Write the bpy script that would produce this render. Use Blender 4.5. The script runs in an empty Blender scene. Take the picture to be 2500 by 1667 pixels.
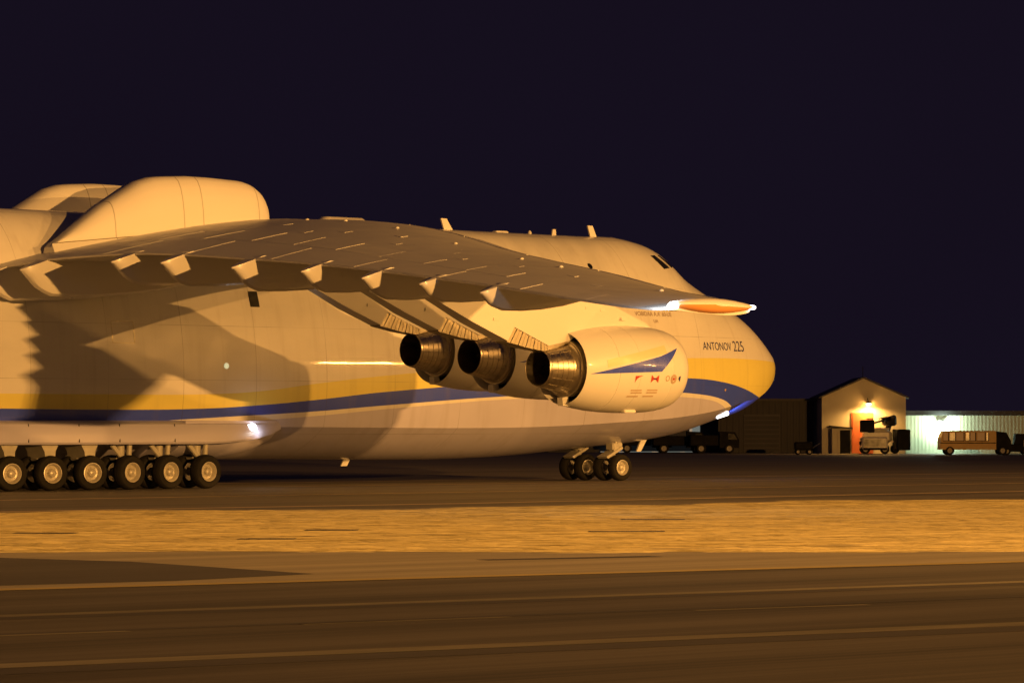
import bpy, bmesh, math, random
from mathutils import Vector, Matrix
R = math.radians
rnd = random.Random(225)

# ------------------------------------------------------------------ camera
sc = bpy.context.scene
cam_d = bpy.data.cameras.new("camera")
cam = bpy.data.objects.new("camera", cam_d)
sc.collection.objects.link(cam)
sc.camera = cam
cam.location = (-106.9075, -113.6264, 2.404)
cam.rotation_euler = (R(90 + 1.291), 0, R(-42))
cam_d.sensor_width = 36
cam_d.lens = 128.57
cam_d.clip_start = 1
cam_d.clip_end = 6000

# ------------------------------------------------------------------ world: night sky
w = bpy.data.worlds.new("World")
sc.world = w
w.use_nodes = True
wn, wl = w.node_tree.nodes, w.node_tree.links
wn.clear()
wo = wn.new("ShaderNodeOutputWorld")
bg = wn.new("ShaderNodeBackground")
tc = wn.new("ShaderNodeTexCoord")
nz = wn.new("ShaderNodeTexNoise")
nz.inputs["Scale"].default_value = 2.2
nz.inputs["Detail"].default_value = 3
cr = wn.new("ShaderNodeValToRGB")
cr.color_ramp.elements[0].position = .3
cr.color_ramp.elements[0].color = (.0064, .0040, .0098, 1)
cr.color_ramp.elements[1].position = .7
cr.color_ramp.elements[1].color = (.0084, .0058, .0145, 1)
wl.new(tc.outputs["Generated"], nz.inputs["Vector"])
wl.new(nz.outputs["Fac"], cr.inputs["Fac"])
wl.new(cr.outputs["Color"], bg.inputs["Color"])
bg.inputs["Strength"].default_value = 1.0
wl.new(bg.outputs["Background"], wo.inputs["Surface"])

sc.view_settings.view_transform = 'Standard'
sc.view_settings.look = 'None'
sc.view_settings.exposure = 0
sc.view_settings.gamma = 1
sc.view_settings.use_curve_mapping = False
sc.cycles.use_denoising = True
sc.cycles.max_bounces = 6
sc.cycles.sample_clamp_indirect = 6

SODIUM = (1.0, .450, .096)

# apron floodlight masts: (base x, base y, lamp height, lamps, spacing, watts per lamp, aim)
MASTS = [
    (-62.5, -184.0, 16.0, 4, .85, 272000, (-32, -14, 4), .24),
    (25.0, -180.0, 33.0, 4, .85, 128000, (-18, -14, 4), .24),
    (48.0, -112.0, 39.0, 4, .85, 32000, (-18, -14, 5), .24),
    (78.5, -116.0, 22.0, 8, .85, 8000, (-16, -8, 5), .13),
    (-38.0, -108.0, 17.0, 2, .85, 26000, (-60, -62, 0), .24, 48, .8),  # added mast, aimed to brighten grass and shoulder and miss the aircraft
]
BLEND = .5
CONE = 60

# ------------------------------------------------------------------ helpers
C = sc.collection
def link(o, parent=None):
    C.objects.link(o)
    if parent is not None:
        o.parent = parent
    return o
def tag(o, label=None, cat=None, group=None, kind=None):
    if label: o["label"] = label
    if cat: o["category"] = cat
    if group: o["group"] = group
    if kind: o["kind"] = kind
    return o
def empty(name, loc=(0, 0, 0), rz=0, parent=None):
    o = bpy.data.objects.new(name, None)
    o.location = loc
    o.rotation_euler = (0, 0, rz)
    o.empty_display_size = .3
    return link(o, parent)
def mesh(name, verts, faces, mat, parent=None, smooth=None, mats=None, mi=None):
    me = bpy.data.meshes.new(name)
    me.from_pydata([tuple(v) for v in verts], [], faces)
    for m in (mats or [mat]):
        me.materials.append(m)
    if mi is not None:
        for p, i in zip(me.polygons, mi):
            p.material_index = i
    bm = bmesh.new(); bm.from_mesh(me)
    bmesh.ops.recalc_face_normals(bm, faces=bm.faces)
    bm.to_mesh(me); bm.free()
    if smooth:
        for p in me.polygons: p.use_smooth = True
        me.set_sharp_from_angle(angle=R(smooth))
    me.update()
    return link(bpy.data.objects.new(name, me), parent)
def inst(src, parent, loc=(0, 0, 0), rot=(0, 0, 0), scale=(1, 1, 1)):
    o = src.copy()
    o.location = loc; o.rotation_euler = rot; o.scale = scale
    C.objects.link(o); o.parent = parent
    return o
class MB:
    """collects simple solids, builds them as one mesh"""
    def __init__(s): s.v = []; s.f = []
    def add(s, vs, fs):
        k = len(s.v); s.v += [tuple(v) for v in vs]; s.f += [tuple(i + k for i in f) for f in fs]; return s
    def box(s, x0, x1, y0, y1, z0, z1):
        vs = [(x, y, z) for z in (z0, z1) for y in (y0, y1) for x in (x0, x1)]
        return s.add(vs, [(0, 2, 3, 1), (4, 5, 7, 6), (0, 1, 5, 4), (2, 6, 7, 3), (0, 4, 6, 2), (1, 3, 7, 5)])
    def cbox(s, x0, x1, y0, y1, z0, z1, c=.05):
        """box with chamfered vertical/top edges"""
        vs, fs = [], []
        rings = [(0, z0 + c), (0, z1 - c), (c, z1)]
        rings = [(c, z0)] + rings
        for i, z in rings:
            a, b, e, d = x0 + i, x1 - i, y0 + i, y1 - i
            k = c
            vs += [(a + k, e, z), (b - k, e, z), (b, e + k, z), (b, d - k, z), (b - k, d, z), (a + k, d, z), (a, d - k, z), (a, e + k, z)]
        for r in range(3):
            for i in range(8):
                j = (i + 1) % 8
                fs.append((r * 8 + i, r * 8 + j, r * 8 + 8 + j, r * 8 + 8 + i))
        fs.append(tuple(range(7, -1, -1))); fs.append(tuple(range(24, 32)))
        return s.add(vs, fs)
    def tube(s, p, q, r0, r1=None, n=10, cap=True):
        p, q = Vector(p), Vector(q); r1 = r0 if r1 is None else r1
        d = (q - p).normalized(); a = d.orthogonal().normalized(); b = d.cross(a)
        vs = []
        for P, r in ((p, r0), (q, r1)):
            for i in range(n):
                t = 2 * math.pi * i / n
                vs.append(P + a * (r * math.cos(t)) + b * (r * math.sin(t)))
        fs = [(i, (i + 1) % n, n + (i + 1) % n, n + i) for i in range(n)]
        if cap: fs += [tuple(range(n - 1, -1, -1)), tuple(range(n, 2 * n))]
        return s.add(vs, fs)
    def lathe(s, prof, axis='X', n=32, org=(0, 0, 0), closed=False):
        vs, fs = [], []
        for x, r in prof:
            for i in range(n):
                t = 2 * math.pi * i / n
                if axis == 'X': v = (x, r * math.cos(t), r * math.sin(t))
                elif axis == 'Y': v = (r * math.cos(t), x, r * math.sin(t))
                else: v = (r * math.cos(t), r * math.sin(t), x)
                vs.append((v[0] + org[0], v[1] + org[1], v[2] + org[2]))
        m = len(prof)
        for k in range(m if closed else m - 1):
            k2 = (k + 1) % m
            for i in range(n):
                j = (i + 1) % n
                fs.append((k * n + i, k * n + j, k2 * n + j, k2 * n + i))
        return s.add(vs, fs)
    def prism(s, poly, y0, y1, plane='XZ'):
        n = len(poly)
        if plane == 'XZ': f = lambda p, y: (p[0], y, p[1])
        elif plane == 'XY': f = lambda p, y: (p[0], p[1], y)
        else: f = lambda p, y: (y, p[0], p[1])
        vs = [f(p, y0) for p in poly] + [f(p, y1) for p in poly]
        fs = [tuple(range(n)), tuple(range(2 * n - 1, n - 1, -1))] + [(i, n + i, n + (i + 1) % n, (i + 1) % n) for i in range(n)]
        return s.add(vs, fs)
    def build(s, name, mat, parent=None, smooth=None):
        return mesh(name, s.v, s.f, mat, parent, smooth)
def loft(rings, closed=True, caps=(True, True)):
    n = len(rings[0]); vs = [p for r in rings for p in r]; fs = []
    for k in range(len(rings) - 1):
        for i in range(n if closed else n - 1):
            j = (i + 1) % n
            fs.append((k * n + i, k * n + j, (k + 1) * n + j, (k + 1) * n + i))
    if closed and caps[0]: fs.append(tuple(range(n - 1, -1, -1)))
    if closed and caps[1]: fs.append(tuple(range((len(rings) - 1) * n, len(rings) * n)))
    return vs, fs
def cub(xs, ys, x):
    """smooth interpolation through knots"""
    n = len(xs)
    if x <= xs[0]: return ys[0]
    if x >= xs[-1]: return ys[-1]
    h = [xs[i + 1] - xs[i] for i in range(n - 1)]
    d = [(ys[i + 1] - ys[i]) / h[i] for i in range(n - 1)]
    m = [d[0]] + [(d[i - 1] * h[i] + d[i] * h[i - 1]) / (h[i] + h[i - 1]) for i in range(1, n - 1)] + [d[-1]]
    i = max(k for k in range(n - 1) if xs[k] <= x)
    t = (x - xs[i]) / h[i]
    return ((2 * t**3 - 3 * t * t + 1) * ys[i] + (t**3 - 2 * t * t + t) * h[i] * m[i]
            + (-2 * t**3 + 3 * t * t) * ys[i + 1] + (t**3 - t * t) * h[i] * m[i + 1])
def lerp(xs, ys, x):
    if x <= xs[0]: return ys[0]
    for i in range(len(xs) - 1):
        if x <= xs[i + 1]:
            return ys[i] + (ys[i + 1] - ys[i]) * (x - xs[i]) / (xs[i + 1] - xs[i])
    return ys[-1]

# ------------------------------------------------------------------ materials
class NT:
    def __init__(s, name):
        s.m = bpy.data.materials.new(name); s.m.use_nodes = True
        s.n, s.l = s.m.node_tree.nodes, s.m.node_tree.links
        s.b = s.n["Principled BSDF"]
    def node(s, t, **kw):
        o = s.n.new(t)
        for k, v in kw.items():
            if k in o.inputs: o.inputs[k].default_value = v
            else: setattr(o, k, v)
        return o
    def math(s, op, a, b=None, c=None):
        o = s.n.new("ShaderNodeMath"); o.operation = op
        for i, v in enumerate((a, b, c)):
            if v is None: continue
            if isinstance(v, (int, float)): o.inputs[i].default_value = v
            else: s.l.new(v, o.inputs[i])
        return o.outputs[0]
    def mix(s, fac, a, b, mode='MIX'):
        o = s.n.new("ShaderNodeMix"); o.data_type = 'RGBA'; o.blend_type = mode
        for k, v in ((0, fac), (6, a), (7, b)):
            if isinstance(v, (int, float)): o.inputs[k].default_value = v
            elif isinstance(v, tuple): o.inputs[k].default_value = v if len(v) == 4 else (*v, 1)
            else: s.l.new(v, o.inputs[k])
        return o.outputs[2]
    def coord(s, scale=(1, 1, 1), kind="Object"):
        t = s.n.new("ShaderNodeTexCoord"); mp = s.n.new("ShaderNodeMapping")
        mp.inputs["Scale"].default_value = scale
        s.l.new(t.outputs[kind], mp.inputs["Vector"]); return mp.outputs["Vector"]
    def noise(s, scale, detail=4, sc3=(1, 1, 1), rough=.55, kind="Object"):
        o = s.n.new("ShaderNodeTexNoise")
        o.inputs["Scale"].default_value = scale; o.inputs["Detail"].default_value = detail
        o.inputs["Roughness"].default_value = rough
        s.l.new(s.coord(sc3, kind), o.inputs["Vector"]); return o.outputs["Fac"]
    def ramp(s, v, lo, hi, a=0., b=1.):
        o = s.n.new("ShaderNodeMapRange"); o.clamp = True
        o.inputs[1].default_value = lo; o.inputs[2].default_value = hi
        o.inputs[3].default_value = a; o.inputs[4].default_value = b
        s.l.new(v, o.inputs[0]); return o.outputs[0]
    def set(s, k, v):
        if hasattr(v, "links"): s.l.new(v, s.b.inputs[k])
        else: s.b.inputs[k].default_value = v if not isinstance(v, tuple) or len(v) == 4 else (*v, 1)
        return s
    def bump(s, h, strength=.3, dist=.02):
        o = s.n.new("ShaderNodeBump"); o.inputs["Strength"].default_value = strength; o.inputs["Distance"].default_value = dist
        s.l.new(h, o.inputs["Height"]); s.l.new(o.outputs[0], s.b.inputs["Normal"]); return s

def paint(name, col, rough=.35, metal=0., grime=.12, scale=1.2, streak=(1, 1, 1), coat=0.):
    t = NT(name)
    f = t.ramp(t.noise(scale, 5, streak), .35, .7, 1 - grime, 1.)
    t.set("Base Color", t.mix(1., col, f, 'MULTIPLY') if False else t.mix(f, tuple(c * (1 - grime * 2.2) for c in col), col))
    t.set("Roughness", t.ramp(t.noise(scale * 2.3, 4, streak), .3, .7, rough * .85, min(1, rough * 1.25)))
    t.set("Metallic", metal)
    if coat: t.set("Coat Weight", coat); t.set("Coat Roughness", .06)
    return t.m
def emit(name, col, s):
    t = NT(name); t.set("Base Color", (.8, .8, .8)); t.set("Emission Color", col); t.set("Emission Strength", s); return t.m

M = {}
M['white'] = paint('white_paint', (.76, .76, .75), .32, grime=.05, scale=.7, coat=.25)
M['nacelle'] = paint('nacelle_paint', (.80, .80, .79), .33, grime=.05, scale=.9, coat=.2)
M['wingtop'] = paint('wing_grey', (.74, .74, .73), .34, grime=.08, scale=.6, streak=(1.8, .5, 1))
M['wingpanel'] = paint('wing_panel_grey', (.75, .75, .74), .36, grime=.08, scale=.8, streak=(2, .5, 1))
M['belly'] = paint('belly_grey', (.53, .53, .72), .4, grime=.1, scale=.5)
M['steel'] = paint('bare_metal', (.62, .62, .60), .28, metal=1., grime=.1)
M['exhaust'] = paint('exhaust_metal', (.66, .60, .50), .30, metal=1., grime=.22, scale=2.4, streak=(.4, 2, 2))
M['shield'] = paint('heat_shield_metal', (.50, .46, .37), .42, metal=.85, grime=.25, scale=2)
M['dark'] = paint('flat_black', (.012, .012, .013), .7, grime=.3)  # near-black for duct insides, joints and lamp bodies
M['rubber'] = paint('tyre_rubber', (.025, .024, .024), .8, grime=.3, scale=6)
M['rim'] = paint('wheel_rim_paint', (.60, .58, .52), .4, metal=.3, grime=.2, scale=8)
M['strut'] = paint('gear_leg_paint', (.52, .51, .46), .45, grime=.25, scale=4)
M['glass'] = paint('cockpit_glass', (.012, .013, .016), .12, grime=.1)
M['blue'] = paint('blue_paint', (.06, .10, .68), .25, grime=.06, coat=.3)
M['navy'] = paint('lettering_navy', (.035, .04, .16), .4, grime=.05)
M['red'] = paint('red_marking', (.55, .06, .03), .4, grime=.05)
M['faded'] = paint('faded_marking', (.52, .40, .30), .5, grime=.1)
M['orange'] = paint('orange_tip_under', (.80, .36, .12), .4, grime=.05)  # one even orange for the tip's lower faces
M['lamp_white'] = emit('landing_lamp_lens', (1., .98, .94), 7)
M['lamp_sodium'] = emit('sodium_lamp_lens', SODIUM, 160)

def seamed(name, col, xs, rough=.33):
    t = NT(name); co = t.n.new("ShaderNodeTexCoord"); sp = t.n.new("ShaderNodeSeparateXYZ")
    t.l.new(co.outputs["Object"], sp.inputs[0])
    ln = None
    for x, sl in xs:
        q = t.math('ADD', sp.outputs["X"], t.math('MULTIPLY', sp.outputs["Z"], sl))
        m = t.math('LESS_THAN', t.math('ABSOLUTE', t.math('SUBTRACT', q, x + 10 * sl)), .022)
        ln = m if ln is None else t.math('MAXIMUM', ln, m)
    f = t.ramp(t.noise(.9, 5), .35, .7, .93, 1.)
    c = t.mix(f, tuple(v * .8 for v in col), col)
    c = t.mix(t.math('MULTIPLY', ln, .45), c, (.06, .05, .04, 1))
    t.set("Base Color", c); t.set("Roughness", .5)
    return t.m
M['dorsal'] = seamed('dorsal_paint', (.76, .76, .75, 1), [(-27.6, .05), (-24.6, .05), (-23.7, .05), (-21.0, .05)])
# fuselage livery: white, yellow and blue bands, thin white line, grey belly
def livery():
    t = NT('fuselage_livery')
    co = t.n.new("ShaderNodeTexCoord"); sp = t.n.new("ShaderNodeSeparateXYZ")
    t.l.new(co.outputs["Object"], sp.inputs[0])
    X, Z = sp.outputs["X"], sp.outputs["Z"]
    fx = t.ramp(X, -45, 12)
    def band(pts):
        fc = t.n.new("ShaderNodeFloatCurve"); cv = fc.mapping.curves[0]
        P = [((x + 45) / 57, z / 10) for x, z in pts]
        cv.points[0].location = P[0]; cv.points[1].location = P[-1]
        for p in P[1:-1]: cv.points.new(*p)
        for p in cv.points: p.handle_type = 'AUTO'
        fc.mapping.update()
        t.l.new(fx, fc.inputs["Value"])
        z0 = t.math('MULTIPLY', fc.outputs[0], 10.)
        return t.math('GREATER_THAN', Z, z0)
    ytop = band([(-45, 3.5), (-32.6, 3.50), (-28, 3.50), (-23.5, 3.52), (-20.9, 3.64), (-18.1, 3.95), (-14.4, 4.31), (-5, 4.92), (2.8, 5.2), (7, 5.2), (12, 5.0)])
    btop = band([(-45, 2.97), (-32.6, 2.96), (-28, 2.93), (-23.5, 2.98), (-20.9, 3.11), (-18.15, 3.32), (-14.4, 3.67), (-5, 4.2), (2.8, 4.33), (4.5, 4.22), (6.2, 3.97), (7.9, 3.57), (12, 2.6)])
    bbot = band([(-45, 2.40), (-32.6, 2.42), (-28, 2.44), (-20.9, 2.74), (-18.15, 2.88), (-14.4, 3.14), (-7.27, 3.56), (0, 3.75), (3., 3.67), (4.7, 3.47), (5.7, 3.1), (7, 2.4), (12, .6)])
    wbot = band([(-45, 2.30), (-32.6, 2.32), (-28, 2.36), (-20.9, 2.54), (-18.15, 2.70), (-14.4, 2.99), (-7.27, 3.44), (0, 3.58), (2.3, 3.53), (3.9, 3.42), (4.7, 3.25), (5.4, 2.9), (7, 2.1), (12, .5)])
    white, yellow, blue, belly = (.78, .78, .77, 1), (.82, .74, .20, 1), (.045, .085, .62, 1), (.54, .54, .74, 1)
    c = t.mix(wbot, belly, white)
    c = t.mix(bbot, c, blue)
    c = t.mix(btop, c, yellow)
    c = t.mix(ytop, c, white)
    # grime and faint skin joints
    g = t.ramp(t.noise(.5, 6, (.6, 1, 1.4)), .35, .75, .90, 1.)
    c = t.mix(1., c, t.mix(g, (0, 0, 0, 1), (1, 1, 1, 1)), 'MULTIPLY')
    lx = t.math('LESS_THAN', t.math('FRACT', t.math('DIVIDE', t.math('ADD', X, 100.3), 3.45)), .006)
    lz = t.math('LESS_THAN', t.math('FRACT', t.math('DIVIDE', t.math('ADD', Z, .05), 2.05)), .007)
    st = t.ramp(t.noise(1.1, 6, (2.2, 1, .12)), .52, .74, 0., .16)
    c = t.mix(st, c, (.20, .16, .12, 1))
    ln = t.math('MULTIPLY', t.math('MAXIMUM', lx, lz), t.ramp(t.noise(.35, 2), .40, .6, .12, .55))
    c = t.mix(ln, c, (.05, .04, .035, 1))
    t.set("Base Color", c)
    t.set("Roughness", t.ramp(t.noise(.8, 4), .3, .7, .32, .42))
    t.set("Coat Weight", .5); t.set("Coat Roughness", .03)
    t.bump(t.noise(.55, 3, (1, 1, 1.6)), .03, .05)
    return t.m
M['livery'] = livery()

# grounds
def asphalt(name, col, streak, var=.45, rough=.85):
    t = NT(name)
    a = t.noise(.6, 6, streak, .6)
    b = t.noise(3.5, 5, (streak[0] * 2, streak[1] * 2, 1), .65)
    f = t.math('ADD', t.math('MULTIPLY', a, .65), t.math('MULTIPLY', b, .35))
    f = t.ramp(f, .36, .64)
    lo = tuple(c * (1 - var) for c in col); hi = tuple(c * (1 + var) for c in col)
    t.set("Base Color", t.mix(f, lo, hi)); t.set("Roughness", rough)
    t.bump(t.noise(22, 3), .25, .01)
    return t.m
M['apron'] = asphalt('apron_concrete', (.20, .180, .150), (.04, .8, 1), .42, .75)
M['shoulder'] = asphalt('shoulder_concrete', (.40, .36, .27), (.035, .9, 1), .30)
M['taxi'] = asphalt('taxiway_concrete', (.115, .105, .095), (.02, .9, 1), .5)
M['fresh'] = asphalt('patch_asphalt', (.085, .08, .085), (.05, .8, 1), .2)
M['soil'] = asphalt('dry_turf', (.42, .365, .22), (.015, .8, 1), .34, .95)
M['line'] = asphalt('line_paint', (.27, .25, .19), (.10, .3, 1), .35)
M['liney'] = asphalt('yellow_line_paint', (.46, .38, .18), (.10, .3, 1), .3)
M['lineb'] = asphalt('pale_line_paint', (.62, .50, .34), (.10, .3, 1), .25)
M['grass'] = paint('dry_grass', (.55, .48, .26), .85, grime=.22, scale=.8, streak=(.02, .7, 1))

# background
M['shed'] = paint('shed_cladding', (.50, .47, .38), .7, grime=.12, scale=.6)
M['hall'] = paint('hall_cladding', (.60, .66, .52), .6, grime=.08, scale=.8)
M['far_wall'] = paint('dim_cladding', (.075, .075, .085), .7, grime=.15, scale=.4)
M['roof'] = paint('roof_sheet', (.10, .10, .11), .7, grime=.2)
M['door_red'] = paint('red_door', (.50, .14, .06), .5, grime=.12)
M['bark'] = paint('dark_vehicle_paint', (.012, .012, .015), .7, grime=.2)
for _m in ('bark', 'rubber', 'roof', 'far_wall'):
    M[_m].node_tree.nodes['Principled BSDF'].inputs['Specular IOR Level'].default_value = .12
M['vwhite'] = paint('truck_white', (.68, .66, .62), .35, grime=.12, scale=2)
M['vyellow'] = paint('cabin_yellow', (.55, .36, .13), .5, grime=.12, scale=2)
M['curtain'] = paint('pale_blind', (.85, .72, .56), .8, grime=.1, scale=5)
M['signal'] = paint('signal_orange', (.75, .18, .08), .5, grime=.05)
M['cyan_win'] = emit('lit_window', (.35, .72, 1.), .9)
M['pale_glow'] = emit('dim_glow_panel', (.62, .68, .60), .22)

# ------------------------------------------------------------------ ground
def sheet(name, poly, z, mat, label=None, cat=None):
    o = mesh(name, [(x, y, z) for x, y in poly], [tuple(range(len(poly)))], mat)
    o["kind"] = "structure"
    return o
sheet('ground', [(-1500, -1500), (3000, -1500), (3000, 3000), (-1500, 3000)], 0, M['apron'])
def wav(x): return 1.1 * math.sin(x * .21) + .8 * math.sin(x * .53 + 1.3) + .5 * math.sin(x * 1.31 + .4)
sheet('turf_ground', [(x, -19.4 - 34.2 * (x + 112) / 182 + wav(x)) for x in range(-112, 71, 1)] + [(70, -90), (-51.5, -70.6), (-56, -67.1), (-61.15, -62.8), (-64.7, -58.6), (-68.4, -56.2)], .004, M['soil'])
sheet('shoulder', [(-112, -18.93), (-68.4, -56.23), (-64.7, -58.63), (-61.15, -62.83), (-56, -67.13), (-51.5, -70.63), (70, -90.3), (70, -91), (-40, -74.2), (-59, -71.7), (-69, -70.2), (-77, -69.1), (-130, -62)], .004, M['shoulder'])
sheet('taxiway', [(-140, -60.5), (-77, -69.13), (-69, -70.23), (-59, -71.73), (-40, -74.23), (70, -91.1), (70, -150), (-140, -150)], .004, M['taxi'])
sheet('dark_patch', [(-90, -42), (-69.76, -58.64), (-69.1, -61.7), (-70.0, -67.9), (-73.2, -68.5), (-76.15, -68.1), (-100, -64.5)], .008, M['fresh'])
def stripe(name, pts, wd, z, mat):
    vs = []
    for i, (x, y) in enumerate(pts):
        a = Vector(pts[max(i - 1, 0)]); b = Vector(pts[min(i + 1, len(pts) - 1)])
        d = (b - a).normalized(); n = Vector((-d.y, d.x)) * wd / 2
        vs += [(x + n.x, y + n.y, z), (x - n.x, y - n.y, z)]
    fs = [(2 * i, 2 * i + 1, 2 * i + 3, 2 * i + 2) for i in range(len(pts) - 1)]
    o = mesh(name, vs, fs, mat); o["kind"] = "structure"; return o
stripe('painted_line', [(-90, -28.6), (-50, -29.75), (-34, -30.4), (-10, -28.8), (40, -27.5)], .75, .008, M['lineb'])
stripe('painted_line', [(-90, -17.6), (-41.8, -17.0), (-20.8, -16.4), (3.3, -16.8), (60, -16.8)], .65, .008, M['lineb'])
stripe('painted_line', [(-60, 5), (-16.8, 4.4), (-4.3, 4.2), (9, 4), (60, 2)], .7, .008, M['lineb'])
stripe('painted_line', [(-20, -3.2), (4, -4.0), (9, -5.1), (60, -9)], .5, .008, M['lineb'])
stripe('painted_line', [(-30, 24), (0, 23), (40, 20)], .25, .008, M['line'])
stripe('painted_line', [(-100, -66.0), (-77, -69.25), (-68.7, -70.4), (-59.5, -71.85), (-40, -74.4), (20, -83.5)], .55, .012, M['liney'])
stripe('painted_line', [(-100, -72.3), (-81, -75.3), (-74, -76.2), (-65.4, -77.2), (-40, -80.5)], .48, .008, M['line'])
stripe('painted_line', [(-100, -81.4), (-86.4, -83.2), (-80.9, -83.95), (-74, -84.85), (-50, -88)], .60, .008, M['line'])
stripe('painted_line', [(-79.4, -79.3), (-76.4, -79.7)], .20, .008, M['line'])
stripe('painted_line', [(-73.6, -80.15), (-70.8, -80.6)], .20, .008, M['line'])
stripe('painted_line', [(-86, -78.5), (-81.8, -79.1)], .20, .008, M['line'])

# dark sealed joints and tyre streaks running along the taxiway
stripe('tyre_streak', [(-100, -82.2), (-86.4, -84.0), (-80.9, -84.75), (-74, -85.65), (-50, -88.9)], .75, .008, M['fresh'])
stripe('tyre_streak', [(-100, -72.9), (-81, -75.9), (-74, -76.8), (-65.4, -77.8), (-40, -81.1)], .50, .008, M['fresh'])
stripe('tyre_streak', [(-64, -65.2), (-60.5, -66.0)], .5, .008, M['fresh'])
stripe('tyre_streak', [(-92, -77.6), (-72, -80.0), (-60, -81.2)], .30, .008, M['fresh'])
for _x, _y, _l in ((-61.2, -46.5, 1.4), (-60, -53.0, 1.2), (-43.3, -47.1, 1.6), (-51, -54.1, 1.7), (-55, -49, 1.2)):
    stripe('bare_patch', [(_x, _y), (_x + _l * .74, _y - _l * .67)], .7, .014, M['fresh'])

# dry grass on the strip between apron and taxiway
def grass():
    vs, fs = [], []
    def inside(x, y):
        t = (x + 112) / 182
        if y > -19.6 - 34.2 * t + wav(x) - 11 * rnd.random()**2.2: return False
        near = lerp([-112, -68.4, -64.7, -61.15, -56, -51.5, 70], [-18.9, -56.0, -58.3, -62.5, -66.8, -70.3, -89.5], x)
        return y > near + .3 * math.sin(x * 1.7) + rnd.gauss(0, .25)
    k = 0
    while k < 110000:
        x = rnd.uniform(-84, 6); y = rnd.uniform(-80, -22)
        if not inside(x, y): continue
        if math.sin(y * 1.7 + math.sin(x * .11) * 1.5) + math.sin(y * .63 + x * .03 + 2) < rnd.uniform(-2.6, -.2): continue
        # low swathes of mown dry stalks
        h = rnd.uniform(.003, .0065); wd = rnd.uniform(.2, .8); a = R(-42) + rnd.gauss(0, .12)
        dx, dy = math.cos(a) * wd, math.sin(a) * wd; lx, ly = rnd.uniform(-.02, .02), rnd.uniform(-.02, .02)
        n = len(vs)
        vs += [(x - dx, y - dy, .004), (x + dx, y + dy, .004), (x + dx * .8 + lx, y + dy * .8 + ly, .004 + h), (x - dx * .8 + lx, y - dy * .8 + ly, .004 + h * .8)]
        fs.append((n, n + 1, n + 2, n + 3)); k += 1
    o = mesh('grass', vs, fs, M['grass'])
    tag(o, 'dry yellow grass on the strip between taxiway and apron', 'grass', kind='stuff')
grass()

# ------------------------------------------------------------------ floodlight masts (behind the photographer's shoulder)
def floodmast(x, y, h, n, sp, watts, aim, rad, cone=CONE, blend=BLEND, label=''):
    t = empty('floodlight_mast', (x, y, 0)); tag(t, label, 'floodlight mast', 'apron floodlight masts')
    MB().tube((0, 0, 0), (0, 0, h), .35, .16, 14).build('pole', M['steel'], t, 40)
    v = Vector(aim) - Vector((x, y, h)); side = Vector((v.y, -v.x, 0)).normalized()
    wd = (n - 1) * sp / 2
    MB().tube(-side * (wd + .3) + Vector((0, 0, h)), side * (wd + .3) + Vector((0, 0, h)), .07).build('crossbar', M['steel'], t, 40)
    d = v.normalized()
    for i in range(n):
        p = side * (-wd + i * sp) + d * .35 + Vector((0, 0, h + .1))
        hd = MB().tube((0, 0, 0), (0, 0, .32), .14, .30, 16).build('lamp_head', M['dark'], t, 40)
        q = d.to_track_quat('Z', 'Y')
        hd.rotation_mode = 'QUATERNION'; hd.rotation_quaternion = q; hd.location = p - d * .36
        ld = bpy.data.lights.new('floodlight', 'SPOT')
        ld.energy = watts; ld.color = SODIUM; ld.shadow_soft_size = rad
        ld.spot_size = R(cone); ld.spot_blend = blend
        lo = link(bpy.data.objects.new('floodlight', ld), t)
        lo.location = p + d * .03
        lo.rotation_mode = 'QUATERNION'; lo.rotation_quaternion = d.to_track_quat('-Z', 'Y')
for m, lab in zip(MASTS, ('apron floodlight mast opposite the wing tip, out of view',
                          'apron floodlight mast abreast of the nose wheels, out of view',
                          'tallest apron floodlight mast ahead of the wing, out of view',
                          'farthest apron floodlight mast with eight small lamps, out of view',
                          'added twin floodlight mast brightening the grass and shoulder, out of view')):
    floodmast(*m, label=lab)

# ================================================================== aircraft
AC = empty('cargo_aircraft')
tag(AC, 'huge six-engined white cargo aircraft with yellow and blue stripes taxiing', 'aircraft')

# ---- fuselage
TIP = 10.62; ZTIP = 4.9; L0 = -1.0
KTX = [-74, -66, -50, -40, -4, -1, 1.5, 3, 4.2, 5.5, 7, 8.4, 9.6, 10.3, TIP]
KTZ = [9.2, 9.6, 10.25, 10.35, 10.38, 10.37, 10.32, 9.93, 9.05, 8.37, 7.74, 7.0, 6.08, 5.51, ZTIP + .05]
KBX = [-74, -66, -56, -48, -20, -4, -1, 2, 4.5, 6.5, 8.2, 9.5, 10.3, TIP]
KBZ = [8.2, 6.4, 2.6, 1.1, 1.03, 1.15, 1.40, 1.62, 1.99, 2.5, 2.93, 3.79, 4.41, ZTIP - .05]
def sec_par(X):
    s = min(max((X - L0) / (TIP - L0), 0), 1)
    wv = 3.62 * math.sqrt(max(1 - s**2.1, 0))
    if X < -48: wv *= max(.25, 1 - .75 * ((-48 - X) / 26)**1.3)
    zm = 4.05 + (ZTIP - 4.05) * s**1.3
    zt, zb = cub(KTX, KTZ, X), cub(KBX, KBZ, X)
    if X < -46: zm = max(zm, zb + (zt - zb) * .5)
    zc = zb + 1.5 * min(1, (zm - zb) / 3.6)
    return wv, zm, zt, zb, zc
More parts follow.
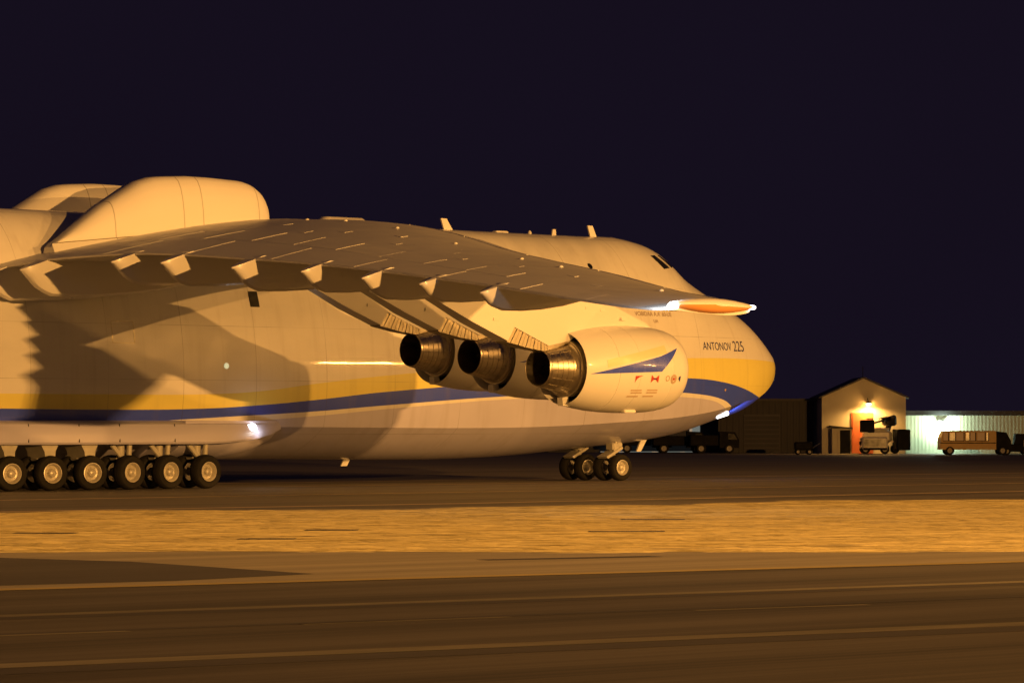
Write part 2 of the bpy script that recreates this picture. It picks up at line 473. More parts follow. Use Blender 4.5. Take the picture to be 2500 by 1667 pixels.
def section(X, n=26):
    wv, zm, zt, zb, zc = sec_par(X)
    p = [(wv * math.cos(t), zm + (zt - zm) * math.sin(t)) for t in [math.pi / 2 * (1 - i / (n - 1)) for i in range(n)]]
    p += [(wv * (1 - .06 * k * k), zm + (zc - zm) * k) for k in [i / 7 for i in range(1, 8)]]
    p += [(.94 * wv * (1 - k), zc - (zc - zb) * (1 - (1 - k)**2)) for k in [i / 11 for i in range(1, 12)]]
    return p
def ysurf(X, z):
    """half width of the fuselage at station X, height z"""
    wv, zm, zt, zb, zc = sec_par(X)
    if z >= zm: return wv * math.sqrt(max(0, 1 - ((z - zm) / (zt - zm))**2))
    if z >= zc: return wv * (1 - .06 * ((z - zm) / (zc - zm))**2)
    k = 1 - math.sqrt(max(0, 1 - (zc - z) / (zc - zb)))
    return .94 * wv * (1 - k)
def fuselage():
    xs = [-74 + i * 1.5 for i in range(47)]
    xs = [x for x in xs if x < -4.2] + [-4 + (TIP - .004 + 4) * math.sqrt(i / 80) for i in range(81)]
    rings = []
    for X in xs:
        s = section(X)
        rings.append([(X, -y, z) for y, z in s] + [(X, y, z) for y, z in reversed(s[1:-1])])
    return mesh('fuselage', *loft(rings), M['livery'], AC, 28)
FUS = fuselage()
def on_side(pts, off=.012, side=-1):
    """drape (x, z) points over the starboard skin"""
    return [(x, side * (ysurf(x, z) + off), z) for x, z in pts]
def decal(name, poly, mat, off=.012, parent=None, fine=0):
    if fine:
        q = []
        for i in range(len(poly)):
            a, b = poly[i], poly[(i + 1) % len(poly)]
            q += [(a[0] + (b[0] - a[0]) * k / fine, a[1] + (b[1] - a[1]) * k / fine) for k in range(fine)]
        poly = q
    n = len(poly)
    vs = on_side(poly, off) + on_side(poly, -.03)
    fs = [tuple(range(n))] + [(i, n + i, n + (i + 1) % n, (i + 1) % n) for i in range(n)]
    return mesh(name, vs, fs, mat, parent or FUS)
# cockpit glazing
def pane(name, c, mat, n=8, off=.02):
    """four (x, z) corners, draped over the skin as a curved pane with a rim"""
    top, bot = [], []
    for i in range(n + 1):
        for j in range(n + 1):
            u, v = i / n, j / n
            x = (c[0][0] * (1 - u) + c[1][0] * u) * (1 - v) + (c[3][0] * (1 - u) + c[2][0] * u) * v
            z = (c[0][1] * (1 - u) + c[1][1] * u) * (1 - v) + (c[3][1] * (1 - u) + c[2][1] * u) * v
            y = ysurf(x, z); top.append((x, -(y + off), z + off * .5)); bot.append((x, -(y - .05), z))
    q = n + 1; m = q * q
    fs = [(i * q + j, i * q + j + 1, (i + 1) * q + j + 1, (i + 1) * q + j) for i in range(n) for j in range(n)]
    edge = list(range(q)) + [i * q + n for i in range(1, q)] + [n * q + j for j in range(n - 1, -1, -1)] + [i * q for i in range(n - 1, 0, -1)]
    fs += [(edge[k], edge[(k + 1) % len(edge)], m + edge[(k + 1) % len(edge)], m + edge[k]) for k in range(len(edge))]
    return mesh(name, top + bot, fs, mat, FUS, 40)
pane('cockpit_window', [(1.90, 9.58), (2.22, 9.60), (2.74, 9.06), (2.26, 9.00)], M['glass'])
pane('cockpit_window', [(2.52, 9.62), (2.66, 9.62), (3.22, 9.14), (2.96, 9.08)], M['glass'])
def disc(name, X, Z, r, mat, off=.014, n=14, rx=None):
    return decal(name, [(X + (rx or r) * math.cos(2 * math.pi * i / n), Z + r * math.sin(2 * math.pi * i / n)) for i in range(n)], mat, off)
disc('porthole', -2.24, 9.0, .12, M['glass'])
disc('porthole', -22.38, 4.6, .11, emit('porthole_glint', (.75, .85, .5), .55))  # emission stands in for a reflection in the porthole glass
pane('vent_grille', [(-20.95, 7.46), (-20.52, 7.46), (-20.52, 6.86), (-20.95, 6.86)], M['dark'])
disc('sensor_cover', 4.9, 3.86, .05, M['vyellow'], .02)
def outline(name, x0, x1, z0, z1, wd=.022):
    m = 10; pts = [(x0 + (x1 - x0) * i / m, z0) for i in range(m)] + [(x1, z0 + (z1 - z0) * i / m) for i in range(m)] + [(x1 - (x1 - x0) * i / m, z1) for i in range(m)] + [(x0, z1 - (z1 - z0) * i / m) for i in range(m)]
    q = on_side(pts, .0); b = MB()
    for i in range(len(q)): b.tube(q[i], q[(i + 1) % len(q)], wd, n=4, cap=False)
    return b.build(name, M['shield'], FUS)
outline('crew_door_outline', -1.4, -.45, 4.75, 6.75)
outline('service_panel_outline', -10.6, -9.9, 5.2, 5.8, .015)
outline('service_panel_outline', -27.6, -26.6, 5.4, 6.2, .015)
# blade antennas and small bumps along the roof
def blade(x0, x1, z0, x2, x3, z1, th=.035, name='blade_antenna'):
    return MB().prism([(x0, z0), (x1, z0), (x3, z1), (x2, z1)], -th, th).build(name, M['white'], FUS)
blade(-8.35, -7.85, 10.3, -8.55, -8.25, 10.85)
blade(-2.36, -2.10, 10.3, -2.30, -2.14, 10.62)
blade(-.10, .28, 10.3, -.28, 0, 10.85)
MB().cbox(-5.6, -4.9, -.15, .15, 10.33, 10.45, .04).build('roof_antenna_strip', M['white'], FUS)
MB().lathe([(10.3, .09), (10.46, .08), (10.52, .03), (10.53, .002)], 'Z', 10, (-3.6, 0, 0)).build('beacon_stub', M['white'], FUS, 50)
MB().lathe([(10.25, .25), (10.36, .2), (10.40, .02)], 'Z', 12, (1.1, 0, 0)).build('beacon_stub', M['white'], FUS, 50)
blade(2.95, 3.30, 1.85, 2.60, 2.85, 1.22, name='blade_antenna')
blade(-13.6, -13.25, 1.2, -13.85, -13.55, .72, name='blade_antenna')
# lettering draped over the nose
def lettering(name, txt, x0, x1, z0, z1, mat, off=.010, shear=0):
    cu = bpy.data.curves.new(name, 'FONT'); cu.body = txt; cu.shear = shear; cu.resolution_u = 4
    o = bpy.data.objects.new(name, cu); C.objects.link(o)
    dg = bpy.context.evaluated_depsgraph_get()
    me = bpy.data.meshes.new_from_object(o.evaluated_get(dg))
    bpy.data.objects.remove(o)
    ax = min(v.co.x for v in me.vertices); bx = max(v.co.x for v in me.vertices)
    ay = min(v.co.y for v in me.vertices); by = max(v.co.y for v in me.vertices)
    for v in me.vertices:
        X = x0 + (v.co.x - ax) / (bx - ax) * (x1 - x0); Z = z0 + (v.co.y - ay) / (by - ay) * (z1 - z0)
        v.co = (X, -(ysurf(X, Z) + off), Z)
    me.materials.clear(); me.materials.append(mat)
    return link(bpy.data.objects.new(name, me), FUS)
tag(lettering('lettering', 'ANTONOV', 3.42, 5.52, 5.56, 5.90, M['navy'], .012), 'dark blue name lettering on the nose')
tag(lettering('lettering', '225', 5.68, 6.52, 5.53, 5.98, M['navy'], .012), 'dark blue numerals on the nose')
M['worn_letter'] = paint('worn_lettering', (.34, .24, .20), .5, grime=.3, scale=6)
lettering('lettering', "VOBIDAA A.A' 60-UE", -.55, 1.65, 6.94, 7.13, M['worn_letter'], .012)
lettering('lettering', 'UA', .48, .75, 6.66, 6.80, M['worn_letter'], .012)

# ---- dorsal fairings over the wing
HX = [-30.1, -29.9, -28.93, -27.94, -26.83, -26.27, -25.71, -25.2, -22.27, -21.39, -20.73, -20.33, -20.14, -20.09]
HZ = [8.85, 9.01, 9.74, 10.46, 11.11, 11.44, 11.61, 11.67, 11.70, 11.62, 11.35, 10.95, 10.54, 10.1]
def dorsal(side):
    rings = []
    xs = HX[:7] + [-25.2, -24, -23, -22.27, -21.85, -21.5, -21.2, -20.95, -20.73, -20.55, -20.42, -20.33, -20.26, -20.2, -20.16, -20.13, -20.10]
    for X in xs:
        Z = cub(HX, HZ, X)
        f = (X + 30.1) / 10.04
        hw = .98 * (min(1, .08 + (f * 2.2))**.6) * (1 if X < -21.3 else max(.25, math.sqrt(max(.05, 1 - ((X + 21.45) / 1.45)**2))))
        seam = 9.0 + f * 1.05
        zb = 7.9
        cy = -2.95
        prof = []
        H = Z - seam
        if H > .02:
            for k in range(13):
                t = math.pi * k / 12
                cx, sx = math.cos(t), math.sin(t)
                prof.append((cy - hw * math.copysign(abs(cx)**.55, cx), seam + H * abs(sx)**.75))
        else:
            for k in range(13):
                prof.append((cy - hw * math.cos(math.pi * k / 12), seam + H))
        prof = [(cy - hw - .75, zb), (cy - hw - .42, seam - .75), (cy - hw - .06, seam - .02)] + prof + [(cy + hw + .3, zb)]
        rings.append([(X, side * -y if side > 0 else y, z) for y, z in prof])
    o = mesh('dorsal_fairing', *loft(rings), M['dorsal'], AC, 35)
    q = []
    for X in xs[1:-2]:
        f = (X + 30.1) / 10.04
        hw = .98 * (min(1, .08 + (f * 2.2))**.6) * (1 if X < -21.3 else max(.25, math.sqrt(max(.05, 1 - ((X + 21.45) / 1.45)**2))))
        q.append((X, side * (2.95 + hw + .05), 9.0 + f * 1.05 - .01))
    b = MB()
    for p0, p1 in zip(q, q[1:]): b.tube(p0, p1, .022, n=5)
    b.build('base_seam', M['shield'], o)
    return o
dorsal(-1); dorsal(1)
# seam line of the dorsal fairing
MB().cbox(-14.9, -12.7, -.35, .35, 10.35, 10.68, .12).build('roof_fairing', M['white'], FUS, 40)

# ---- wings
WY = [0, 4, 7, 10, 13, 16, 19, 22, 25.5, 30, 35, 40, 43, 44.2]
WT = [8.06, 8.06, 8.22, 8.25, 8.21, 8.04, 7.82, 7.61, 7.31, 6.88, 6.36, 5.8, 5.52, 5.5]
WC = [10.3, 10.24, 10.04, 9.86, 9.67, 9.44, 9.11, 8.7, 8.13, 7.52, 6.89, 6.17, 5.82, 5.62]
def wing_par(y):
    k = (y - 4) / 40.2
    xl = cub([0, 4, 12, 18, 44.2], [-13, -14.5, -19.7, -22.95, -35.6], y); xt = cub([0, 4, 17, 23, 44.2], [-32.6, -32.7, -33.35, -34.15, -38.5], y)
    ch = xl - xt
    return xl, xt, ch, cub(WY, WC, y), cub(WY, WT, y), ch * .106
def wing_pt(y, u, up=True):
    xl, xt, ch, zc, zt, th = wing_par(y)
    X = xl - u * ch
    zl = zc - .55 * th
    if up:
        z = zl + (zc - zl) * math.sqrt(max(0, 1 - (1 - u / .3)**2)) if u < .3 else zt + (zc - zt) * (1 - ((u - .3) / .7)**1.45)
    else:
        zz = zc - th
        z = zl - (zl - zz) * math.sqrt(max(0, 1 - (1 - u / .33)**2)) if u < .33 else zz + (zt - .06 - zz) * ((u - .33) / .67)**1.25
    return X, z
US = [0, .004, .015, .04, .08, .12, .16, .22, .3, .38, .46, .54, .62, .7, .78, .86, .93, 1.0]
def wing(side):
    ys = [2.2, 4, 5.5, 7, 9, 11, 13, 15, 17, 19, 21, 23, 25.5, 28, 30, 32.5, 35, 37.5, 40, 41.5, 43, 44.0]
    rings = []
    for y in ys:
        r = [(wing_pt(y, u)[0], side * y, wing_pt(y, u)[1]) for u in US]
        r += [(wing_pt(y, u, False)[0], side * y, wing_pt(y, u, False)[1]) for u in reversed(US[1:])]
        rings.append(r)
    vs, fs = loft(rings)
    n = len(rings[0]); mi = []
    for k in range(len(rings) - 1):
        for i in range(n):
            mi.append(0 if i < 3 or i >= n - 4 or i > len(US) - 2 else (2 if i < 4 else 1))
    mi += [0, 0]
    return mesh('wing', vs, fs, None, AC, 40, [M['white'], M['wingtop'], M['steel']], mi)
WR = wing(-1); WL = wing(1)
def wing_patch(name, y0, y1, u0, u1, off, mat, parent, ny=4, nu=4):
    """a raised panel lying on the starboard wing's upper skin"""
    top, bot = [], []
    for i in range(ny + 1):
        y = y0 + (y1 - y0) * i / ny
        for j in range(nu + 1):
            u = u0 + (u1 - u0) * j / nu
            x, z = wing_pt(y, u)
            top.append((x, -y, z + off)); bot.append((x, -y, z - .03))
    n = len(top); q = nu + 1; fs = []
    for i in range(ny):
        for j in range(nu):
            a = i * q + j; fs.append((a, a + 1, a + q + 1, a + q))
    edge = [j for j in range(q)] + [i * q + nu for i in range(1, ny + 1)] + [ny * q + j for j in range(nu - 1, -1, -1)] + [i * q for i in range(ny - 1, 0, -1)]
    for k in range(len(edge)):
        a, b = edge[k], edge[(k + 1) % len(edge)]
        fs.append((a, b, n + b, n + a))
    return mesh(name, top + bot, fs, mat, parent, 40)
fy = [5.2, 10.2, 15.4, 20.8, 26.0, 31.2, 36.0]
for a, b in zip(fy, fy[1:]): wing_patch('flap', a + .04, b - .04, .815, .992, .005, M['wingpanel'], WR)
for a, b in ((36.0, 39.6), (39.6, 43.4)): wing_patch('aileron', a + .05, b - .05, .77, .99, .005, M['wingpanel'], WR)
sy = [6.0, 9.4, 12.8, 16.2, 19.2, 22.2, 25.2, 28.2, 31.0, 33.6]
for a, b in zip(sy, sy[1:]): wing_patch('spoiler', a + .05, b - .05, .66, .795, .004, M['wingpanel'], WR, 3, 3)
ly = [5, 10.4, 16, 22, 28, 34, 39, 43.2]
for a, b in zip(ly, ly[1:]): wing_patch('slat', a + .05, b - .05, .035, .17, .014, M['white'], WR, 4, 4)
for y in (10.4, 14.6, 19.6, 24.8, 30.2, 33.2, 40.2):
    x, z = wing_pt(y, .37)
    MB().lathe([(-.04, .07), (.02, .07), (.05, .04), (.055, .004)], 'Z', 10, (x, -y, z)).build('filler_cap', M['nacelle'], WR, 50)
for y, u in ((12.5, .5), (18.4, .53), (21.6, .45), (23.0, .56), (26.6, .5), (28.2, .58), (31.6, .52), (35.2, .5), (37.5, .6), (16.5, .6), (38.6, .55)):
    x, z = wing_pt(y, u)
    wing_patch('access_panel', y, y + .5, u, u + .035, .005, M['wingpanel'], WR, 1, 1)
# wing tip with orange under-surface and tail lamp
def wing_tip():
    rings = []
    for k in range(7):
        t = k / 6; y = 44.0 + .30 * t
        f = math.sqrt(max(.02, 1 - t**2.2))
        r = []
        for i in range(24):
            a = 2 * math.pi * i / 24
            px = -37.0 + .1 * t + 1.60 * math.cos(a) * f
            pz = 5.60 - .02 * math.cos(a) + (.19 if math.sin(a) > 0 else .22) * math.sin(a) * f * (1 - .35 * math.cos(a)**2)
            r.append((px, -y, pz))
        rings.append(r)
    vs, fs = loft(rings); mi = []
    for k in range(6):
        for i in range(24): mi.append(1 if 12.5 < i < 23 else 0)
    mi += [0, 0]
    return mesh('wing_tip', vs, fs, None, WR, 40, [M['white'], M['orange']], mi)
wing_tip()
MB().tube((-38.75, -44.15, 5.55), (-38.45, -44.15, 5.55), .05, .09, 12).build('tip_lamp', M['lamp_white'], WR, 50)
MB().tube((-35.62, -44.08, 5.57), (-35.40, -44.08, 5.57), .075, .05, 12).build('tip_lamp', M['lamp_white'], WR, 50)
tl = bpy.data.lights.new('tip_light', 'POINT'); tl.energy = 150; tl.color = (.92, .96, 1.); tl.shadow_soft_size = .06
tlo = link(bpy.data.objects.new('tip_light', tl), AC); tlo.location = (-38.9, -43.9, 5.72)

# ---- flap track fairings
def track_fairing(y, L, s=1.0, side=-1):
    """canoe under the wing: aft cone behind the trailing edge, body tapering forward"""
    xl, xt, ch, zc, zt, th = wing_par(y)
    prof = [(-.80, -.30, .03), (-.74, -.36, .10), (-.5, -.58 , .20), (-.2, -.86, .26), (0, -.97, .28), (.3, -1.02, .30), (.25 * L, -1.03, .33), (.45 * L, -.95, .34), (.65 * L, -.78, .32), (.82 * L, -.55, .26), (.93 * L, -.34, .16), (L, -.12, .03)]
    rings = []
    for dx, dz, hw in prof:
        X = xt + (dx * s if dx < 0 else dx)
        u = min(1, (xl - X) / ch)
        low = wing_pt(y, u, False)[1]
        top = low + .12 if dx > 0 else zt + dx * .36 * s - .03
        bot = zt + dz * s if dx <= 0 else min(zt, low) + dz * s
        bot = min(bot, top - .04)
        h = top - bot
        r = []
        for k in range(9):
            a = math.pi * k / 8
            r.append((X, side * (y + hw * max(s, .8) * math.copysign(abs(math.cos(a))**.6, math.cos(a))), top - h * abs(math.sin(a))**.8))
        r.append((X, side * (y - hw * s), top + .02)); r.append((X, side * (y + hw * s), top + .02))
        rings.append(r)
    return mesh('flap_track_fairing', *loft(rings), M['white'], AC, 40)
FAIR = [(3.85, 8.0, 1.15), (6.5, 8.0, 1.2), (12.0, 6.6, 1.0), (15.1, 6.2, 1.0), (19.6, 5.6, 1.0), (23.8, 5.0, .84), (27.55, 4.7, .82), (30.9, 4.4, .66), (34.5, 4.2, .65)]
for y, L, s in FAIR:
    track_fairing(y, L, s); track_fairing(y, L, s, 1)

# ---- engines and pylons
def lathe_part(name, prof, mat, parent, n=48, smooth=30, closed=False):
    return MB().lathe(prof, 'X', n, closed=closed).build(name, mat, parent, smooth)
def make_engine():
    e = lathe_part('engine', [(1.55, 1.07), (1.12, 1.165), (1.08, 1.185), (1.12, 1.20), (1.7, 1.315), (2.3, 1.395), (2.395, 1.403), (2.40, 1.392), (2.43, 1.392), (2.435, 1.407), (2.9, 1.44),
                              (3.33, 1.455), (3.335, 1.446), (3.36, 1.446), (3.365, 1.456), (3.9, 1.463), (4.6, 1.45), (4.92, 1.432), (4.925, 1.423), (4.95, 1.423), (4.955, 1.43), (5.3, 1.39), (5.55, 1.345)], M['nacelle'], None)
    e.parent = AC
    lathe_part('inlet_lip', [(5.551, 1.345), (5.75, 1.29), (5.88, 1.22), (5.94, 1.15), (5.90, 1.10), (5.7, 1.08), (5.2, 1.10), (4.9, 1.15)], M['nacelle'], e)
    lathe_part('fan_case', [(5.2, 1.12), (4.6, 1.16), (4.55, .2), (4.56, .01)], M['dark'], e)
    lathe_part('spinner', [(4.57, .42), (4.8, .36), (5.1, .2), (5.25, .02)], M['dark'], e, 24)
    # duct between fan cowl and core
    lathe_part('fan_duct', [(1.56, 1.065), (2.6, 1.05), (2.6, .80), (1.5, .80)], M['dark'], e)
    # core cowl with stepped rings
    prof = [(2.3, .93), (1.35, .90), (1.12, .885), (1.10, .84)]
    xs = [1.08, .88, .68, .48, .28, .06]
    for i, (a, b) in enumerate(zip(xs, xs[1:])):
        ra = .600 + .215 * (a / 1.08)**1.1; rb = .600 + .215 * (b / 1.08)**1.1
        prof += [(a, ra + .006), (b + .02, rb + .010), (b + .015, rb - .006), (b, rb - .006)]
    prof += [(0, .595), (-.015, .585), (0, .572), (.5, .55), (1.0, .50)]
    lathe_part('exhaust_nozzle', prof, M['exhaust'], e, 56, 25)
    for k in range(14):
        a = 2 * math.pi * k / 14 + .1
        b = MB()
        for x0, x1 in ((.12, .50), (.56, .98)):
            r0 = .605 + .215 * (x0 / 1.08)**1.1; r1 = .605 + .215 * (x1 / 1.08)**1.1
            b.tube((x0, r0 * math.cos(a), r0 * math.sin(a)), (x1, r1 * math.cos(a), r1 * math.sin(a)), .010, n=5)
        b.build('cowl_joint', M['shield'], e)
    lathe_part('turbine_plate', [(.9, .53), (.92, .2), (.5, .12), (.3, .01)], M['dark'], e, 32)
    lathe_part('core_ring', [(1.36, .905), (1.36, .955), (1.16, .945), (1.155, .89)], M['shield'], e)
    # drain mast at the bottom of the nozzle
    MB().prism([(1.02, -1.22), (1.34, -1.24), (1.26, -.92), (1.0, -.96)], -.12, .12).build('drain_mast', M['nacelle'], e)
    MB().cbox(3.5, 4.05, -.55, -.35, -1.46, -1.36, .03).build('drain_scoop', M['nacelle'], e)
    return e
def on_nacelle(x, z, off=.010):
    P = [(1.08, 1.185), (1.7, 1.315), (2.4, 1.403), (2.9, 1.44), (3.35, 1.456), (3.9, 1.463), (4.6, 1.45), (4.95, 1.43), (5.3, 1.39), (5.55, 1.345)]
    r = lerp([p[0] for p in P], [p[1] for p in P], x) + off
    return (x, -math.sqrt(max(.01, r * r - z * z)), z)
def nac_patch(name, a, b, mat, e, n=20, off=.010):
    """ruled patch between two polylines of (x, z) on the cowl"""
    def at(pl, t):
        t *= len(pl) - 1; i = min(int(t), len(pl) - 2); f = t - i
        return (pl[i][0] + (pl[i + 1][0] - pl[i][0]) * f, pl[i][1] + (pl[i + 1][1] - pl[i][1]) * f)
    vs, fs = [], []
    for i in range(n + 1):
        p, q = at(a, i / n), at(b, i / n)
        for j in range(5):
            f = j / 4; vs.append(on_nacelle(p[0] + (q[0] - p[0]) * f, p[1] + (q[1] - p[1]) * f, off))
    for i in range(n):
        for j in range(4): fs.append((i * 5 + j, i * 5 + j + 1, i * 5 + j + 6, i * 5 + j + 5))
    return mesh(name, vs, fs, mat, e, 60)
def engine_marks(e):
    nac_patch('blue_flash', [(1.23, -.19), (4.34, .42), (5.33, .71)], [(1.23, -.195), (4.34, -.09), (5.33, .705)], M['blue'], e, 30)
    nac_patch('yellow_flash', [(1.9, .28), (4.7, .80)], [(1.9, .02), (4.7, .53)], paint('flash_yellow', (.80, .72, .50), .33, grime=.04), e, 24, .006)
    nac_patch('warning_mark', [(3.12, -.24), (3.48, -.23)], [(3.12, -.47), (3.2, -.30)], M['red'], e, 4)
    nac_patch('warning_mark', [(3.86, -.20), (3.98, -.30), (4.08, -.30), (4.22, -.20)], [(3.86, -.46), (3.98, -.36), (4.08, -.36), (4.22, -.46)], M['red'], e, 9)
    nac_patch('warning_mark', [(3.96, -.315), (4.12, -.315)], [(3.96, -.345), (4.12, -.345)], M['navy'], e, 3, .016)
    def ringmark(cx, cz, r0, r1, mat):
        vs, fs = [], []
        for i in range(20):
            a = 2 * math.pi * i / 20
            for r in (r0, r1): vs.append(on_nacelle(cx + r * math.cos(a), cz + r * math.sin(a), .012))
        for i in range(20):
            j = (i + 1) % 20; fs.append((2 * i, 2 * i + 1, 2 * j + 1, 2 * j))
        mesh('round_emblem', vs, fs, mat, e)
    ringmark(4.98, -.33, .07, .155, M['faded']); ringmark(4.98, -.33, .0, .045, M['red']); ringmark(4.66, -.31, .07, .10, M['faded'])
    nac_patch('emblem_mark', [(5.24, -.26), (5.34, -.22)], [(5.24, -.34), (5.34, -.42)], M['navy'], e, 3)
    for x0, z0 in ((3.05, -.72), (3.10, -.80), (3.0, -.92), (3.8, -.71), (3.82, -.79), (3.72, -.91)):
        nac_patch('stencil_line', [(x0, z0 + .025), (x0 + .5, z0 + .03)], [(x0, z0 - .02), (x0 + .5, z0 - .015)], M['faded'], e, 4)
PY = [(-6.4, 2.86), (-4.8, 2.13), (-3.2, 1.43), (-1.66, .86), (-1.36, 1.31), (.19, .73), (1.16, .90), (1.5, 1.08), (5.0, 1.15), (5.2, 1.42), (5.0, 1.56), (2.86, 2.22), (1.0, 3.25), (-.5, 3.5), (-6.4, 3.2)]
def make_pylon():
    vs = []; n = len(PY)
    def hw(x): return .30 * min(1, max(.12, (x + 6.6) / 2.4)) * min(1, max(.3, (5.5 - x) / 1.6))
    for sgn in (-1, 1):
        vs += [(x, sgn * hw(x), z) for x, z in PY]
    fs = [tuple(range(n)), tuple(range(2 * n - 1, n - 1, -1))] + [(i, n + i, n + (i + 1) % n, (i + 1) % n) for i in range(n)]
    p = mesh('pylon', vs, fs, M['white'], AC)
    # heat shield: a row of overlapping metal panels under the aft end
    top = [(-1.36, 1.31), (.19, .73), (1.16, .89)]; bot = [(-1.70, .83), (-.71, .64), (.25, .52), (1.16, .86)]
    tp = lambda x: lerp([q[0] for q in top], [q[1] for q in top], x)
    bt = lambda x: lerp([q[0] for q in bot], [q[1] for q in bot], x)
    N = 11; xs_t = [-1.36 + (1.5 * i / N) for i in range(N + 1)]; xs_b = [-1.70 + (1.9 * i / N) for i in range(N + 1)]
    for i in range(N):
        g = .012
        q = [(xs_t[i] + g, tp(xs_t[i])), (xs_t[i + 1] - g, tp(xs_t[i + 1])), (xs_b[i + 1] - g, bt(xs_b[i + 1])), (xs_b[i] + g, bt(xs_b[i]))]
        o = .015 if i % 2 else .0
        MB().prism(q, -.27 - o, .27 + o).build('heat_shield_panel', M['shield'], p)
    MB().prism([(.15, .745), (1.16, .90), (1.16, .86), (.22, .525)], -.262, .262).build('heat_shield_end', M['shield'], p)
    MB().prism([(-1.30, 1.27), (.15, .735), (.2, .56), (-.7, .68), (-1.62, .86)], -.24, .24).build('heat_shield_core', M['dark'], p)
    for x, z in ((1.9, 1.95), (2.6, 1.9), (3.6, 1.62), (.2, 1.9), (-2.3, 1.5)):
        MB().box(x, x + .22, -.312, -.2, z, z + .10).build('access_cover', M['white'], p)
    return p
E0 = make_engine(); engine_marks(E0)
P0 = make_pylon()
def copy_tree(o, parent):
    c = o.copy(); C.objects.link(c); c.parent = parent
    for ch in list(o.children): copy_tree(ch, c)
    return c
ENG = [(-26.23, -25.3, 4.23), (-24.22, -19.6, 4.71), (-22.0, -13.9, 5.05)]
TOE = [R(2.0), R(1.5), R(1.0)]
for i, (p, a) in enumerate(zip(ENG, TOE)):
    for src in (E0, P0):
        for side in (-1, 1):
            o = src if (i == 0 and side < 0) else copy_tree(src, AC)
            o.location = (p[0], side * -p[1] * -1 if side < 0 else -p[1], p[2])
            o.location.y = p[1] if side < 0 else -p[1]
            o.rotation_euler = (0, 0, a * -side * -1 if False else (a if side < 0 else -a))
            if side > 0: o.scale = (1, -1, 1)

# ---- landing gear
def tyre_prof(R0, wd):
    h = wd / 2
    return [(-h * .80, R0 * .56), (-h * .97, R0 * .66), (-h, R0 * .78), (-h * .93, R0 * .90), (-h * .72, R0 * .965), (-h * .40, R0 * .99), (-h * .37, R0 * .975), (-h * .33, R0 * .993), (-h * .06, R0), (-h * .03, R0 * .985), (h * .03, R0 * .985),
            (h * .06, R0), (h * .33, R0 * .993), (h * .37, R0 * .975), (h * .40, R0 * .99), (h * .72, R0 * .965), (h * .93, R0 * .90), (h, R0 * .78), (h * .97, R0 * .66), (h * .80, R0 * .56)]
def wheel_meshes(R0, wd):
    t = MB().lathe(tyre_prof(R0, wd), 'Y', 40, closed=True).build('tyre', M['rubber'], None, 35)
    h = wd / 2
    r = MB().lathe([(-h * .70, R0 * .57), (-h * .92, R0 * .575), (-h * .95, R0 * .53), (-h * .80, R0 * .485), (-h * .30, R0 * .43), (-h * .22, R0 * .30), (-h * .35, R0 * .24), (h * .3, R0 * .24), (h * .3, R0 * .57)], 'Y', 36).build('wheel_rim', M['rim'], t, 35)
    hb = MB().lathe([(-h * .2, R0 * .25), (-h * .80, R0 * .235), (-h * .88, R0 * .20), (-h * .80, R0 * .15), (-h * .86, R0 * .10), (-h * .9, R0 * .005)], 'Y', 24)
    for k in range(8):
        a = 2 * math.pi * k / 8
        hb.tube((R0 * .36 * math.cos(a), -h * .26, R0 * .36 * math.sin(a)), (R0 * .36 * math.cos(a), -h * .40, R0 * .36 * math.sin(a)), R0 * .03, n=6)
    hb = hb.build('wheel_hub', M['rim'], t, 35)
    return t
# aircraft > gear leg > wheel pieces, two levels below the aircraft
def add_wheel(proto, leg, loc, flip=False, rot=0.):
    mt = Matrix.Translation(loc) @ Matrix.Rotation((math.pi if flip else 0) + rot, 4, 'Z')
    for src in [proto] + list(proto.children):
        o = src.copy(); C.objects.link(o); o.parent = leg
        o.matrix_local = mt
MW = wheel_meshes(.635, .50); NW = wheel_meshes(.565, .40)
PITCH = 1.75; XF = -24.05
for side in (-1, 1):
    for i in range(7):
        X = XF - i * PITCH
        b = MB()
        # yoke: wide at the top, narrowing to the axle, with a drag brace forward-aft
        ytop, yax = side * 3.95, side * 3.95
        if i >= 3:
            b.prism([(-.44, 1.75), (.42, 1.75), (.24, 1.42), (.22, 1.08), (-.18, 1.06), (-.24, 1.40)], ytop - .55, ytop + .55)
        else:
            b.tube((.18, ytop + side * .35, 1.8), (.12, ytop + side * .35, 1.05), .10, .10, 10)
            b.tube((-.62, ytop + side * .2, 1.75), (-.1, ytop + side * .3, 1.12), .10, .08, 8)
        b.tube((0, ytop, 1.6), (0, ytop, .635), .16, .14, 12)
        b.tube((0, yax - .75, .635), (0, yax + .75, .635), .11, n=10)
        b.prism([(-.34, 1.16), (.36, 1.18), (.46, 1.10), (.42, 1.06), (-.30, 1.08)], ytop - .2, ytop + .2)
        leg = b.build('main_gear_leg', M['strut'], AC, 40)
        leg.location = (X, 0, 0)
        st = R(-7) if i >= 3 else R(3)
        add_wheel(MW, leg, (0, side * 4.50, .635), side > 0, st if side < 0 else -st)
        add_wheel(MW, leg, (0, side * 3.40, .635), side < 0, st if side < 0 else -st)
